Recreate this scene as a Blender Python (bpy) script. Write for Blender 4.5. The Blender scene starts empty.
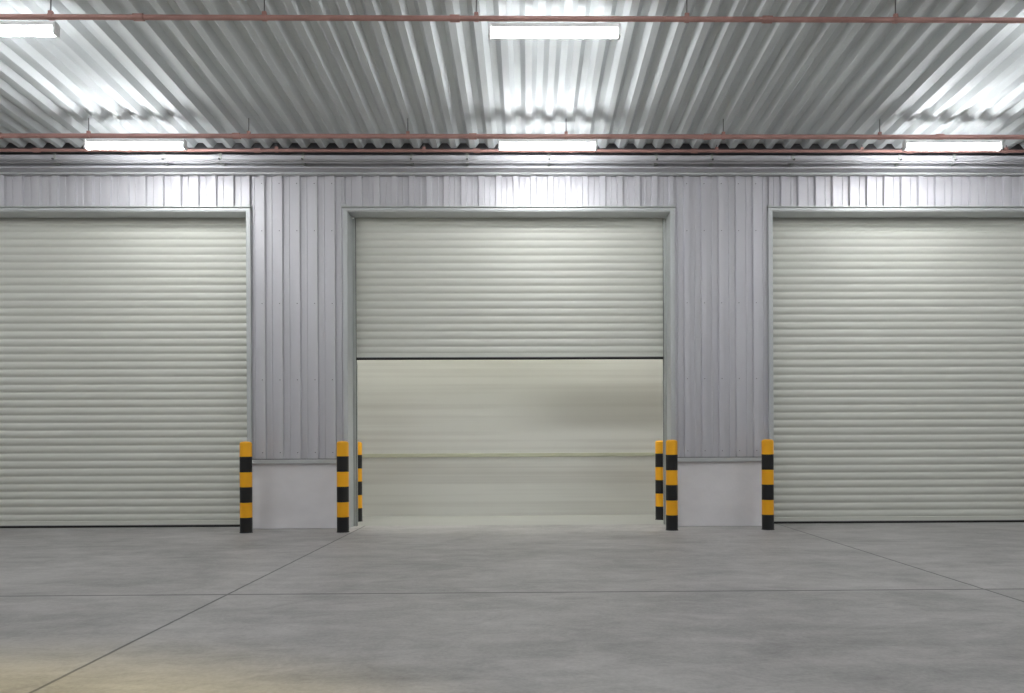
import bpy, bmesh, math, random
from mathutils import Vector, Matrix
random.seed(4)
scene = bpy.context.scene
scene.view_settings.view_transform = 'Standard'

# ---------------------------------------------------------------- helpers
def new_mat(name):
    m = bpy.data.materials.new(name); m.use_nodes = True
    nt = m.node_tree
    return m, nt, nt.nodes["Principled BSDF"]

def mat(name, col, rough=0.5, metal=0.0, var=0.06, scale=(3,3,3), bump=0.0, bscale=60, spec=0.5):
    m, nt, b = new_mat(name)
    N, L = nt.nodes, nt.links
    tc = N.new('ShaderNodeTexCoord'); mp = N.new('ShaderNodeMapping'); mp.inputs['Scale'].default_value = scale
    L.new(tc.outputs['Object'], mp.inputs['Vector'])
    nz = N.new('ShaderNodeTexNoise'); nz.inputs['Scale'].default_value = 1.0; nz.inputs['Detail'].default_value = 5
    L.new(mp.outputs['Vector'], nz.inputs['Vector'])
    cr = N.new('ShaderNodeValToRGB')
    cr.color_ramp.elements[0].position = 0.3; cr.color_ramp.elements[1].position = 0.7
    cr.color_ramp.elements[0].color = [max(0,c*(1-var)) for c in col]+[1]
    cr.color_ramp.elements[1].color = [min(1,c*(1+var)) for c in col]+[1]
    L.new(nz.outputs['Fac'], cr.inputs['Fac']); L.new(cr.outputs['Color'], b.inputs['Base Color'])
    b.inputs['Roughness'].default_value = rough; b.inputs['Metallic'].default_value = metal
    b.inputs['Specular IOR Level'].default_value = spec
    if bump:
        n2 = N.new('ShaderNodeTexNoise'); n2.inputs['Scale'].default_value = bscale
        L.new(tc.outputs['Object'], n2.inputs['Vector'])
        bp = N.new('ShaderNodeBump'); bp.inputs['Strength'].default_value = bump; bp.inputs['Distance'].default_value = 0.01
        L.new(n2.outputs['Fac'], bp.inputs['Height']); L.new(bp.outputs['Normal'], b.inputs['Normal'])
    return m

def emis(name, col, strength):
    m, nt, b = new_mat(name)
    b.inputs['Base Color'].default_value = (0.9,0.9,0.9,1)
    b.inputs['Emission Color'].default_value = (*col,1)
    b.inputs['Emission Strength'].default_value = strength
    return m

class MB:
    """mesh builder: accumulates parts with material slots"""
    def __init__(s): s.v=[]; s.f=[]; s.mi=[]; s.sm=[]; s.mats=[]
    def slot(s,m):
        if m not in s.mats: s.mats.append(m)
        return s.mats.index(m)
    def add(s, vs, fs, m, smooth=False):
        o=len(s.v); k=s.slot(m); s.v+= [tuple(v) for v in vs]
        for f in fs: s.f.append([i+o for i in f]); s.mi.append(k); s.sm.append(smooth)
    def box(s, x0,x1,y0,y1,z0,z1,m):
        vs=[(x,y,z) for x in(x0,x1) for y in(y0,y1) for z in(z0,z1)]
        fs=[(0,1,3,2),(4,6,7,5),(0,4,5,1),(2,3,7,6),(0,2,6,4),(1,5,7,3)]
        s.add(vs,fs,m)
    def bev(s, x0,x1,y0,y1,z0,z1,m,r=0.006):
        bm=bmesh.new(); bmesh.ops.create_cube(bm,size=1)
        for v in bm.verts:
            v.co=Vector(((x0+x1)/2+v.co.x*(x1-x0),(y0+y1)/2+v.co.y*(y1-y0),(z0+z1)/2+v.co.z*(z1-z0)))
        bmesh.ops.bevel(bm,geom=bm.edges[:],offset=r,segments=2,affect='EDGES',profile=0.5)
        bm.verts.ensure_lookup_table(); bm.verts.index_update()
        s.add([v.co.copy() for v in bm.verts],[[v.index for v in f.verts] for f in bm.faces],m); bm.free()
    def lathe(s, prof, c, axis, m, n=24, smooth=True):
        """prof list of (t along axis, r)"""
        vs=[];fs=[]
        for t,r in prof:
            for i in range(n):
                a=2*math.pi*i/n; u,w=r*math.cos(a),r*math.sin(a)
                p={'z':(u,w,t),'x':(t,u,w),'y':(w,t,u)}[axis]
                vs.append((c[0]+p[0],c[1]+p[1],c[2]+p[2]))
        for j in range(len(prof)-1):
            for i in range(n):
                fs.append((j*n+i,j*n+(i+1)%n,(j+1)*n+(i+1)%n,(j+1)*n+i))
        s.add(vs,fs,m,smooth)
        s.add(vs[:n],[tuple(range(n))[::-1]],m); s.add(vs[-n:],[tuple(range(n))],m)
    def sweep(s, A, B, m, smooth=False):
        n=len(A); s.add(list(A)+list(B),[(i,i+1,n+i+1,n+i) for i in range(n-1)],m,smooth)
    def obj(s,name,parent=None,loc=(0,0,0)):
        me=bpy.data.meshes.new(name); me.from_pydata(s.v,[],s.f)
        for m in s.mats: me.materials.append(m)
        me.polygons.foreach_set('material_index',s.mi); me.polygons.foreach_set('use_smooth',s.sm)
        me.update()
        bm=bmesh.new(); bm.from_mesh(me); bmesh.ops.recalc_face_normals(bm,faces=bm.faces[:]); bm.to_mesh(me); bm.free()
        o=bpy.data.objects.new(name,me); bpy.context.collection.objects.link(o)
        o.location=loc
        if parent: o.parent=parent
        return o
def empty(name,loc=(0,0,0)):
    e=bpy.data.objects.new(name,None); e.location=loc; e.empty_display_size=.2
    bpy.context.collection.objects.link(e); return e

# ---------------------------------------------------------------- materials
M_clad  = mat('silver_grey_cladding',(0.585,0.58,0.61),0.44,0.18,0.04,(2,2,0.5),0.0,20)
M_trim  = mat('grey_green_trim',(0.53,0.55,0.55),0.45,0.15,0.04)
M_curt  = mat('cream_slat_paint',(0.68,0.69,0.625),0.5,0.0,0.01,(0.3,1,0.5))
M_guide = mat('galvanised_guide',(0.5,0.52,0.50),0.45,0.4,0.08)
M_rub   = mat('black_rubber',(0.012,0.012,0.012),0.7)
M_plin  = mat('painted_plinth',(0.82,0.81,0.83),0.75,0,0.06,(1.5,1.5,2.5),0.15,30)
M_yel   = mat('bollard_yellow',(1.0,0.46,0.008),0.38,0,0.03)
M_blk   = mat('bollard_black',(0.006,0.006,0.007),0.45,0,0.2)
M_roof  = mat('galvanised_roof_sheet',(0.62,0.65,0.66),0.64,0.22,0.08,(5,0.7,5),0.0,20)
M_pipe  = mat('red_oxide_pipe',(0.40,0.22,0.195),0.5,0.1,0.12)
M_steel = mat('grey_steel_beam',(0.56,0.56,0.59),0.55,0.1,0.06)
M_dark  = mat('dark_steel',(0.14,0.14,0.145),0.5,0.3,0.1)
M_house = mat('lamp_housing_white',(0.8,0.8,0.8),0.4)
M_tube  = emis('lamp_glow',(0.97,0.985,1.0),60)
M_tubei = emis('interior_lamp_glow',(1.0,0.995,0.97),125)
M_iceil = mat('interior_paint',(0.78,0.78,0.75),0.8)
M_ifloor= mat('interior_floor_coating',(0.44,0.445,0.41),0.6,0,0.04,(0.6,3,1))

def floor_mat():
    m, nt, b = new_mat('power_floated_concrete'); N,L=nt.nodes,nt.links
    tc=N.new('ShaderNodeTexCoord'); sep=N.new('ShaderNodeSeparateXYZ'); L.new(tc.outputs['Object'],sep.inputs[0])
    def noise(sc,det,mapsc=(1,1,1),rough=0.6,dist=0.0):
        mp=N.new('ShaderNodeMapping'); mp.inputs['Scale'].default_value=mapsc; L.new(tc.outputs['Object'],mp.inputs[0])
        n=N.new('ShaderNodeTexNoise'); n.inputs['Scale'].default_value=sc; n.inputs['Detail'].default_value=det; n.inputs['Roughness'].default_value=rough
        n.inputs['Distortion'].default_value=dist
        L.new(mp.outputs[0],n.inputs['Vector']); return n.outputs['Fac']
    def mth(op,a,bv=None,c=None):
        n=N.new('ShaderNodeMath'); n.operation=op
        for i,v in enumerate((a,bv,c)):
            if v is None: continue
            if isinstance(v,(int,float)): n.inputs[i].default_value=v
            else: L.new(v,n.inputs[i])
        return n.outputs[0]
    a=noise(0.6,8,(1,1,1),0.7,0.6); c=noise(3.4,9,(0.7,1.2,1),0.75,0.8); d=noise(38,4,(1,1,1),0.7); e=noise(1.6,7,(0.5,1.8,1),0.7,0.4)
    s=mth('MULTIPLY_ADD',a,0.36,0.0); s=mth('MULTIPLY_ADD',c,0.34,s); s=mth('MULTIPLY_ADD',d,0.16,s); s=mth('MULTIPLY_ADD',e,0.22,s)
    cr=N.new('ShaderNodeValToRGB'); L.new(s,cr.inputs['Fac'])
    el=cr.color_ramp.elements; el[0].position=0.43; el[0].color=(0.245,0.235,0.228,1); el[1].position=0.64; el[1].color=(0.52,0.503,0.490,1)
    wob=mth('MULTIPLY_ADD',noise(6,3),0.012,-0.006)
    def joint(coord,x0,per,w):
        t=mth('ADD',coord,-x0+per*50.5); t=mth('ADD',t,wob); t=mth('MODULO',t,per); t=mth('SUBTRACT',t,per/2); t=mth('ABSOLUTE',t)
        n=N.new('ShaderNodeMapRange'); n.inputs['From Min'].default_value=w; n.inputs['From Max'].default_value=w*2.2
        n.inputs['To Min'].default_value=1; n.inputs['To Max'].default_value=0; L.new(t,n.inputs['Value']); return n.outputs[0]
    j=mth('MAXIMUM',joint(sep.outputs['X'],-2.06,5.87,0.006),joint(sep.outputs['Y'],-4.6,5.9,0.009))
    j2=mth('MULTIPLY',joint(sep.outputs['Y'],-1.75,59,0.006),0.35)
    j=mth('MAXIMUM',j,j2)
    mx=N.new('ShaderNodeMix'); mx.data_type='RGBA'; L.new(mth('MULTIPLY',j,0.8),mx.inputs['Factor']); L.new(cr.outputs['Color'],mx.inputs['A']); mx.inputs['B'].default_value=(0.05,0.05,0.05,1)
    L.new(mx.outputs['Result'],b.inputs['Base Color'])
    r=mth('MULTIPLY_ADD',c,0.3,0.38); L.new(r,b.inputs['Roughness'])
    h=mth('MULTIPLY_ADD',j,-1.0,mth('MULTIPLY',d,0.15))
    bp=N.new('ShaderNodeBump'); bp.inputs['Strength'].default_value=0.35; bp.inputs['Distance'].default_value=0.01
    L.new(h,bp.inputs['Height']); L.new(bp.outputs['Normal'],b.inputs['Normal'])
    return m
M_floor=floor_mat()

def lining_mat():
    m, nt, b = new_mat('streaky_interior_lining'); N,L=nt.nodes,nt.links
    tc=N.new('ShaderNodeTexCoord')
    def noise(sc,loc,s,det=2.5):
        mp=N.new('ShaderNodeMapping'); mp.inputs['Scale'].default_value=s; mp.inputs['Location'].default_value=loc; L.new(tc.outputs['Object'],mp.inputs[0])
        n=N.new('ShaderNodeTexNoise'); n.inputs['Scale'].default_value=sc; n.inputs['Detail'].default_value=det
        L.new(mp.outputs[0],n.inputs['Vector']); return n.outputs['Fac']
    n1=noise(1,(0,0,0),(0.10,1,11)); n2=noise(1,(1.3,0,4.2),(0.35,1,1.6))
    ad=N.new('ShaderNodeMath'); ad.operation='MULTIPLY_ADD'; L.new(n1,ad.inputs[0]); ad.inputs[1].default_value=0.55
    mu=N.new('ShaderNodeMath'); mu.operation='MULTIPLY'; L.new(n2,mu.inputs[0]); mu.inputs[1].default_value=0.45
    L.new(mu.outputs[0],ad.inputs[2])
    cr=N.new('ShaderNodeValToRGB'); L.new(ad.outputs[0],cr.inputs['Fac'])
    e=cr.color_ramp.elements; e[0].position=0.36; e[0].color=(0.60,0.59,0.545,1); e[1].position=0.56; e[1].color=(0.74,0.74,0.695,1)
    # soft darker patch to the right, a motion-blurred object painted into the colour
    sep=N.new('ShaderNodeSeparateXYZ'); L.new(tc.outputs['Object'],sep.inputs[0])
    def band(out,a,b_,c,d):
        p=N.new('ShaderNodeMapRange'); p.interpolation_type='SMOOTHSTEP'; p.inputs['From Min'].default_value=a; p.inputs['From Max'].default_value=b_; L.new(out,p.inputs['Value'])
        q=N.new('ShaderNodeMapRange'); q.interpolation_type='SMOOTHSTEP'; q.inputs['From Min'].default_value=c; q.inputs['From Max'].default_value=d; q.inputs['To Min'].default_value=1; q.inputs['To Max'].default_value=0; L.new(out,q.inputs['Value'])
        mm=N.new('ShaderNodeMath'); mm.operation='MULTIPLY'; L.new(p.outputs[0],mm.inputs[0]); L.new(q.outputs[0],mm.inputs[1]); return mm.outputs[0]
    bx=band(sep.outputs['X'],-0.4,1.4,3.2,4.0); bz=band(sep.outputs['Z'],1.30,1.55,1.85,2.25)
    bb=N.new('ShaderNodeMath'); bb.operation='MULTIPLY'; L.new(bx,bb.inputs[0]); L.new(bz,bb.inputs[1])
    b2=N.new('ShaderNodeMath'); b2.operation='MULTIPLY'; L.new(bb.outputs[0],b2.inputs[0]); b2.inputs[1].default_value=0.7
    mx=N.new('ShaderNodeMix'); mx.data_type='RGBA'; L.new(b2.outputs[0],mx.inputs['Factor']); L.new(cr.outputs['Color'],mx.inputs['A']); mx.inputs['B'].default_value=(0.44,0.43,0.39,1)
    L.new(mx.outputs['Result'],b.inputs['Base Color']); b.inputs['Roughness'].default_value=0.5
    return m
M_lin=lining_mat()

# ---------------------------------------------------------------- dimensions
HW=2.232; OPEN=4.41; CLTOP=4.90; REC=0.30
doors=[-5.82,0.018,5.895]
EDGE=11.5
RZ0,RS=5.115,0.048          # roof height at wall and slope
CP=0.24                     # cladding pitch

def clad_profile(x0,x1,pitch=CP,d=0.042,ph=0.0):
    base=[(0,0),(0.062,0),(0.067,0.18),(0.081,0.18),(0.086,0),(0.150,0),(0.160,1),(0.230,1),(0.24,0)]
    k=math.floor((x0-ph)/pitch)-1
    def yv(x):
        t=((x-ph)%pitch)
        for (a,b_),(c,e) in zip(base,base[1:]):
            if a<=t<=c: return b_+(e-b_)*(t-a)/(c-a) if c>a else b_
        return 0
    pts=[(x0,yv(x0)*d)]
    while True:
        for bx,by in base[:-1]:
            x=ph+k*pitch+bx
            if x0+1e-4<x<x1-1e-4: pts.append((x,by*d))
        k+=1
        if ph+k*pitch>x1: break
    pts.append((x1,yv(x1)*d))
    return pts

# ---------------------------------------------------------------- wall
wall=MB()
piers=[]
xs=[-EDGE]
for c in doors: xs+= [c-HW,c+HW]
xs.append(EDGE)
for i in range(0,len(xs),2):
    piers.append((xs[i],xs[i+1]))
def clad(x0,x1,z0,z1,ph=0):
    p=clad_profile(x0,x1,ph=ph)
    wall.sweep([(x,-y,z0) for x,y in p],[(x,-y,z1) for x,y in p],M_clad)
for a,b in piers:
    ph=(a+b)/2-0.195
    clad(a+0.04,b-0.04,0.95,CLTOP,ph=ph)
    wall.box(a+0.02,b-0.02,0.004,0.30,0.9,CLTOP,M_clad)              # core
    x=ph-20*CP+0.195
    while x<b-0.08:                                                   # screws
        if x>a+0.1:
            for z in (1.05,2.05,3.1,4.1,4.75):
                wall.lathe([(0,0.007),(-0.006,0.007),(-0.007,0.003)],(x,-0.042,z),'y',M_dark,6,False)
        x+=CP
for c in doors:
    clad(c-HW-0.04,c+HW+0.04,OPEN+0.03,CLTOP,ph=c-0.1)
    wall.box(c-HW-0.02,c+HW+0.02,0.004,0.2,OPEN,CLTOP,M_clad)
wall.obj('wall_back')
pl=MB()
for a,b in piers:
    pl.bev(a+0.01,b-0.01,-0.02,0.32,0,0.90,M_plin,0.01)
    pl.bev(a+0.005,b-0.005,-0.07,0.05,0.90,0.955,M_trim,0.004)
    pl.box(a+0.02,b-0.02,-0.055,0.04,0.955,0.965,M_dark)
pl.obj('baseboard_back')

# ---------------------------------------------------------------- doors
def door(n,cx,zb):
    e=empty('door_%d'%n,(cx,0,0))
    fr=MB()
    for s in (-1,1):
        xa,xb=sorted((s*HW,s*(HW+0.055)))
        fr.bev(xa,xb,-0.055,0.0,0.0,OPEN+0.05,M_trim,0.004)
        xa,xb=sorted((s*(HW-0.006),s*(HW+0.02)))
        fr.box(xa,xb,-0.05,REC+0.06,0,OPEN+0.02,M_trim)
    fr.bev(-HW-0.055,HW+0.055,-0.058,0.0,OPEN-0.035,OPEN+0.005,M_trim,0.004)
    fr.box(-HW,HW,-0.05,REC-0.06,OPEN-0.045,OPEN+0.0,M_trim)
    fr.bev(-HW-0.07,HW+0.07,-0.085,-0.03,OPEN+0.005,OPEN+0.02,M_guide,0.003)
    fr.obj('frame',e)
    g=MB()
    for s in (-1,1):
        xa,xb=sorted((s*(HW-0.045),s*(HW-0.006)))
        g.bev(xa,xb,REC-0.05,REC-0.02,0,OPEN-0.05,M_guide,0.003)
        g.bev(xa,xb,REC+0.035,REC+0.06,0,OPEN-0.05,M_guide,0.003)
        xa,xb=sorted((s*(HW-0.050),s*(HW-0.044)))
        g.box(xa,xb,REC-0.03,REC-0.02,0,OPEN-0.05,M_rub)
    g.obj('side_guides',e)
    # curtain : interlocking slats, shallow curved face with a rolled bead and groove
    cu=MB(); pitch=0.108; top=OPEN+0.02
    W=HW-0.02
    prof=[]
    z=zb+0.09
    while z<top:
        for t,o in ((0,-0.002),(0.010,-0.011),(0.028,-0.0165),(0.052,-0.0175),(0.074,-0.012),(0.088,-0.001),
                    (0.095,0.003),(0.103,0.001)):
            prof.append((REC+o,z+t))
        z+=pitch
    prof=[p for p in prof if p[1]<top]
    cu.sweep([(-W,y,z) for y,z in prof],[(W,y,z) for y,z in prof],M_curt,True)
    cu.box(-W,W,REC+0.008,REC+0.014,zb+0.05,top,M_curt)
    cu.obj('slat_curtain',e)
    br=MB()
    br.bev(-W,W,REC-0.022,REC+0.022,zb+0.03,zb+0.092,M_curt,0.004)
    br.box(-W,W,REC-0.026,REC+0.026,zb+0.024,zb+0.034,M_dark)
    br.bev(-W,W,REC-0.018,REC+0.018,zb,zb+0.026,M_rub,0.006)
    br.obj('bottom_rail',e)
    co=MB()
    co.lathe([(-HW,0.02),(-HW,0.14),(HW,0.14),(HW,0.02)],(0,REC+0.14,OPEN+0.18),'x',M_curt,24)
    co.obj('curtain_roll',e)
    return e
door(1,doors[0],0.0); door(2,doors[1],2.36); door(3,doors[2],0.0)

# ---------------------------------------------------------------- floor & interior
fl=MB(); fl.box(-16,16,-20,REC+0.02,-0.15,0,M_floor); fl.obj('floor')
RB=1.75
it=MB(); it.box(-3.4,3.4,REC+0.02,RB+0.1,-0.15,0.0,M_ifloor); it.obj('floor_interior')
iw=MB()
iw.box(-3.3,3.3,RB,RB+0.1,0.0,4.9,M_lin)
iw.obj('wall_interior_back')
rl=MB(); rl.bev(-3.18,3.18,RB-0.012,RB+0.0,0.95,1.01,mat('rail_paint',(0.56,0.57,0.43),0.5),0.004); rl.obj('trim_1')
for s,nm in((-1,'left'),(1,'right')):
    w=MB(); xa,xb=sorted((s*3.2,s*3.3)); w.box(xa,xb,REC+0.07,RB,0,4.9,M_iceil); w.obj('wall_interior_'+nm)
ic=MB(); ic.box(-3.3,3.3,REC+0.32,RB+0.1,4.9,4.98,M_iceil); ic.obj('ceiling_interior')

# ---------------------------------------------------------------- bollards
def bollard(x,y):
    b=MB(); r=0.078; n=32
    for i in range(6):
        z0,z1=i*0.2,(i+1)*0.2
        m=M_blk if i%2==0 else M_yel
        if i<5: b.lathe([(z0,r),(z1,r)],(0,0,0),'z',m,n)
        else:
            pr=[(z0,r)]; 
            for k in range(7):
                a=k/6*math.pi/2; pr.append((z1-0.03+0.03*math.sin(a), r-0.03+0.03*math.cos(a)))
            pr.append((z1+0.004,0.01))
            b.lathe(pr,(0,0,0),'z',m,n)
        if i: b.lathe([(z0-0.002,r+0.0008),(z0+0.002,r+0.0008)],(0,0,0),'z',M_blk,n)
    b.lathe([(0,r+0.006),(0.008,r+0.005),(0.012,r)],(0,0,0),'z',M_blk,n)
    b.obj('safety_bollard',None,(x,y,0))
for x in (-3.46,-2.187,2.173,3.455,-8.08,8.2): bollard(x,-0.45)
bollard(-2.32,0.96); bollard(2.275,0.96)   # inner pair inside the doorway

# ---------------------------------------------------------------- roof
rf=MB(); P=0.25; d=0.065
base=[(0,0),(0.072,0),(0.125,1),(0.197,1),(0.25,0)]
prof=[]; x=-16
while x<16:
    for bx,by in base[:-1]: prof.append((x+bx,by*d))
    x+=P
def rz(y): return RZ0-RS*y
ya,yb=-13.0,-0.32
rf.sweep([(x,ya,rz(ya)+h) for x,h in prof],[(x,yb,rz(yb)+h) for x,h in prof],M_roof)
rf.obj('ceiling')
cl=MB(); cl.box(-EDGE,EDGE,0.0,0.1,CLTOP-0.02,5.5,M_dark); cl.box(-16,16,-0.34,0.5,5.32,5.36,M_dark); cl.obj('wall_header')

# eave beam
eb=MB()
eb.box(-EDGE,EDGE,-0.30,-0.06,5.045,5.06,M_steel)
eb.box(-EDGE,EDGE,-0.30,-0.285,4.985,5.06,M_steel)
eb.box(-EDGE,EDGE,-0.19,-0.175,4.90,5.05,M_steel)
eb.box(-EDGE,EDGE,-0.26,-0.06,4.885,4.90,M_steel)
eb.box(-EDGE,EDGE,-0.10,-0.03,4.86,4.885,M_trim)
x=-EDGE+0.3
k=0
while x<EDGE:
    eb.box(x,x+0.03,-0.31,-0.2,4.93,5.06,M_guide)
    eb.lathe([(-0.36,0.012),(-0.30,0.012)],(x+0.015,0,4.97),'y',M_dark,8)
    x+=0.75+0.35*(k%3); k+=1
eb.lathe([(-EDGE,0.011),(EDGE,0.011)],(0,-0.33,4.96),'x',M_steel,10); eb.lathe([(-EDGE,0.009),(EDGE,0.009)],(0,-0.33,4.935),'x',M_steel,10)
eb.obj('eave_beam')

# pipes
def pipe(y,z,r,step,off):
    p=MB(); p.lathe([(-13,r),(13,r)],(0,y,z),'x',M_pipe,14)
    x=-13+off
    while x<13:
        p.lathe([(-0.02,r+0.006),(0.02,r+0.006)],(x,y,z),'x',M_pipe,14)          # clip
        p.lathe([(z+r,0.006),(rz(y)+0.0,0.006)],(x,y,0),'z',M_dark,8)         # drop rod
        p.bev(x-0.02,x+0.02,y-0.015,y+0.015,z+r,z+r+0.03,M_pipe,0.003)
        x+=step
    x=-12
    while x<13:
        p.lathe([(-0.045,r+0.009),(0.045,r+0.009)],(x,y,z),'x',M_pipe,14); x+=2.9
    p.obj('sprinkler_pipe')
pipe(-1.14,4.95,0.028,1.95,0.1); pipe(-3.46,5.085,0.024,1.95,1.1); pipe(-0.42,5.055,0.02,1.95,0.2); pipe(-5.9,5.2,0.024,1.95,0.5)

# lamps
def lamp(x,y,z,mt=M_tube):
    b=MB()
    b.bev(-0.61,0.61,-0.035,0.035,0.032,0.075,M_house,0.006)
    pr=[(-0.585,0.012),(-0.583,0.036),(0.583,0.036),(0.585,0.012)]
    b.lathe(pr,(0,0,-0.008),'x',mt,20)
    for s in(-1,1):
        xa,xb=sorted((s*0.585,s*0.612)); b.bev(xa,xb,-0.042,0.042,-0.045,0.07,M_house,0.008)
    return b.obj('fluorescent_light_fixture',None,(x,y,z))
for x in(-9.7,-4.53,0.52,5.56,10.7): lamp(x,-1.14,4.83)
for x in(-9.7,-4.65,0.52,5.6,10.7): lamp(x,-3.46,4.955)
for x in(-9.7,-4.6,0.5,5.6,10.7): lamp(x,-5.9,5.07)  # row out of view, added to light the floor
for x in(-4.6,0.5,5.6): lamp(x,-8.3,5.19)  # unseen extra row, added to spread more light onto wall and floor
for x in(-1.6,1.6): lamp(x,1.2,4.75,M_tubei)

# warm pendant lamp hanging further out under the roof
yb_=MB()
yb_.lathe([(0.0,0.20),(0.02,0.20),(0.16,0.09),(0.26,0.06),(0.28,0.02)],(0,0,0),'z',M_dark,24)
yb_.lathe([(0.28,0.006),(0.66,0.006)],(0,0,0),'z',M_dark,8)
body=yb_.obj('warm_pendant_lamp',None,(-2.5,-9.7,4.85))
yl=bpy.data.lights.new('bulb','SPOT'); yl.energy=700; yl.color=(1.0,0.78,0.16); yl.spot_size=math.radians(79); yl.spot_blend=0.4; yl.shadow_soft_size=0.06
yo=bpy.data.objects.new('bulb',yl); bpy.context.collection.objects.link(yo); yo.parent=body; yo.location=(0,0,-0.05)

# world
w=bpy.data.worlds.new('night_sky'); scene.world=w; w.use_nodes=True
w.node_tree.nodes['Background'].inputs[0].default_value=(0.72,0.72,0.74,1); w.node_tree.nodes['Background'].inputs[1].default_value=0.36

# ---------------------------------------------------------------- camera
cd=bpy.data.cameras.new('camera'); co=bpy.data.objects.new('camera',cd); bpy.context.collection.objects.link(co)
F=750.0
cd.sensor_fit='HORIZONTAL'; cd.sensor_width=36; cd.lens=F/1024*36
th_=math.asin(0.019*F/1024)
co.matrix_world=Matrix.Translation((0.25,-10.4,1.14)) @ Matrix.Rotation(-th_,4,'Z') @ Matrix.Rotation(math.radians(90),4,'X') @ Matrix.Rotation(math.radians(-0.25),4,'Z')
cd.shift_x=-(15+F*math.tan(th_))/1024; cd.shift_y=98.5/1024
cd.clip_end=200
scene.camera=co
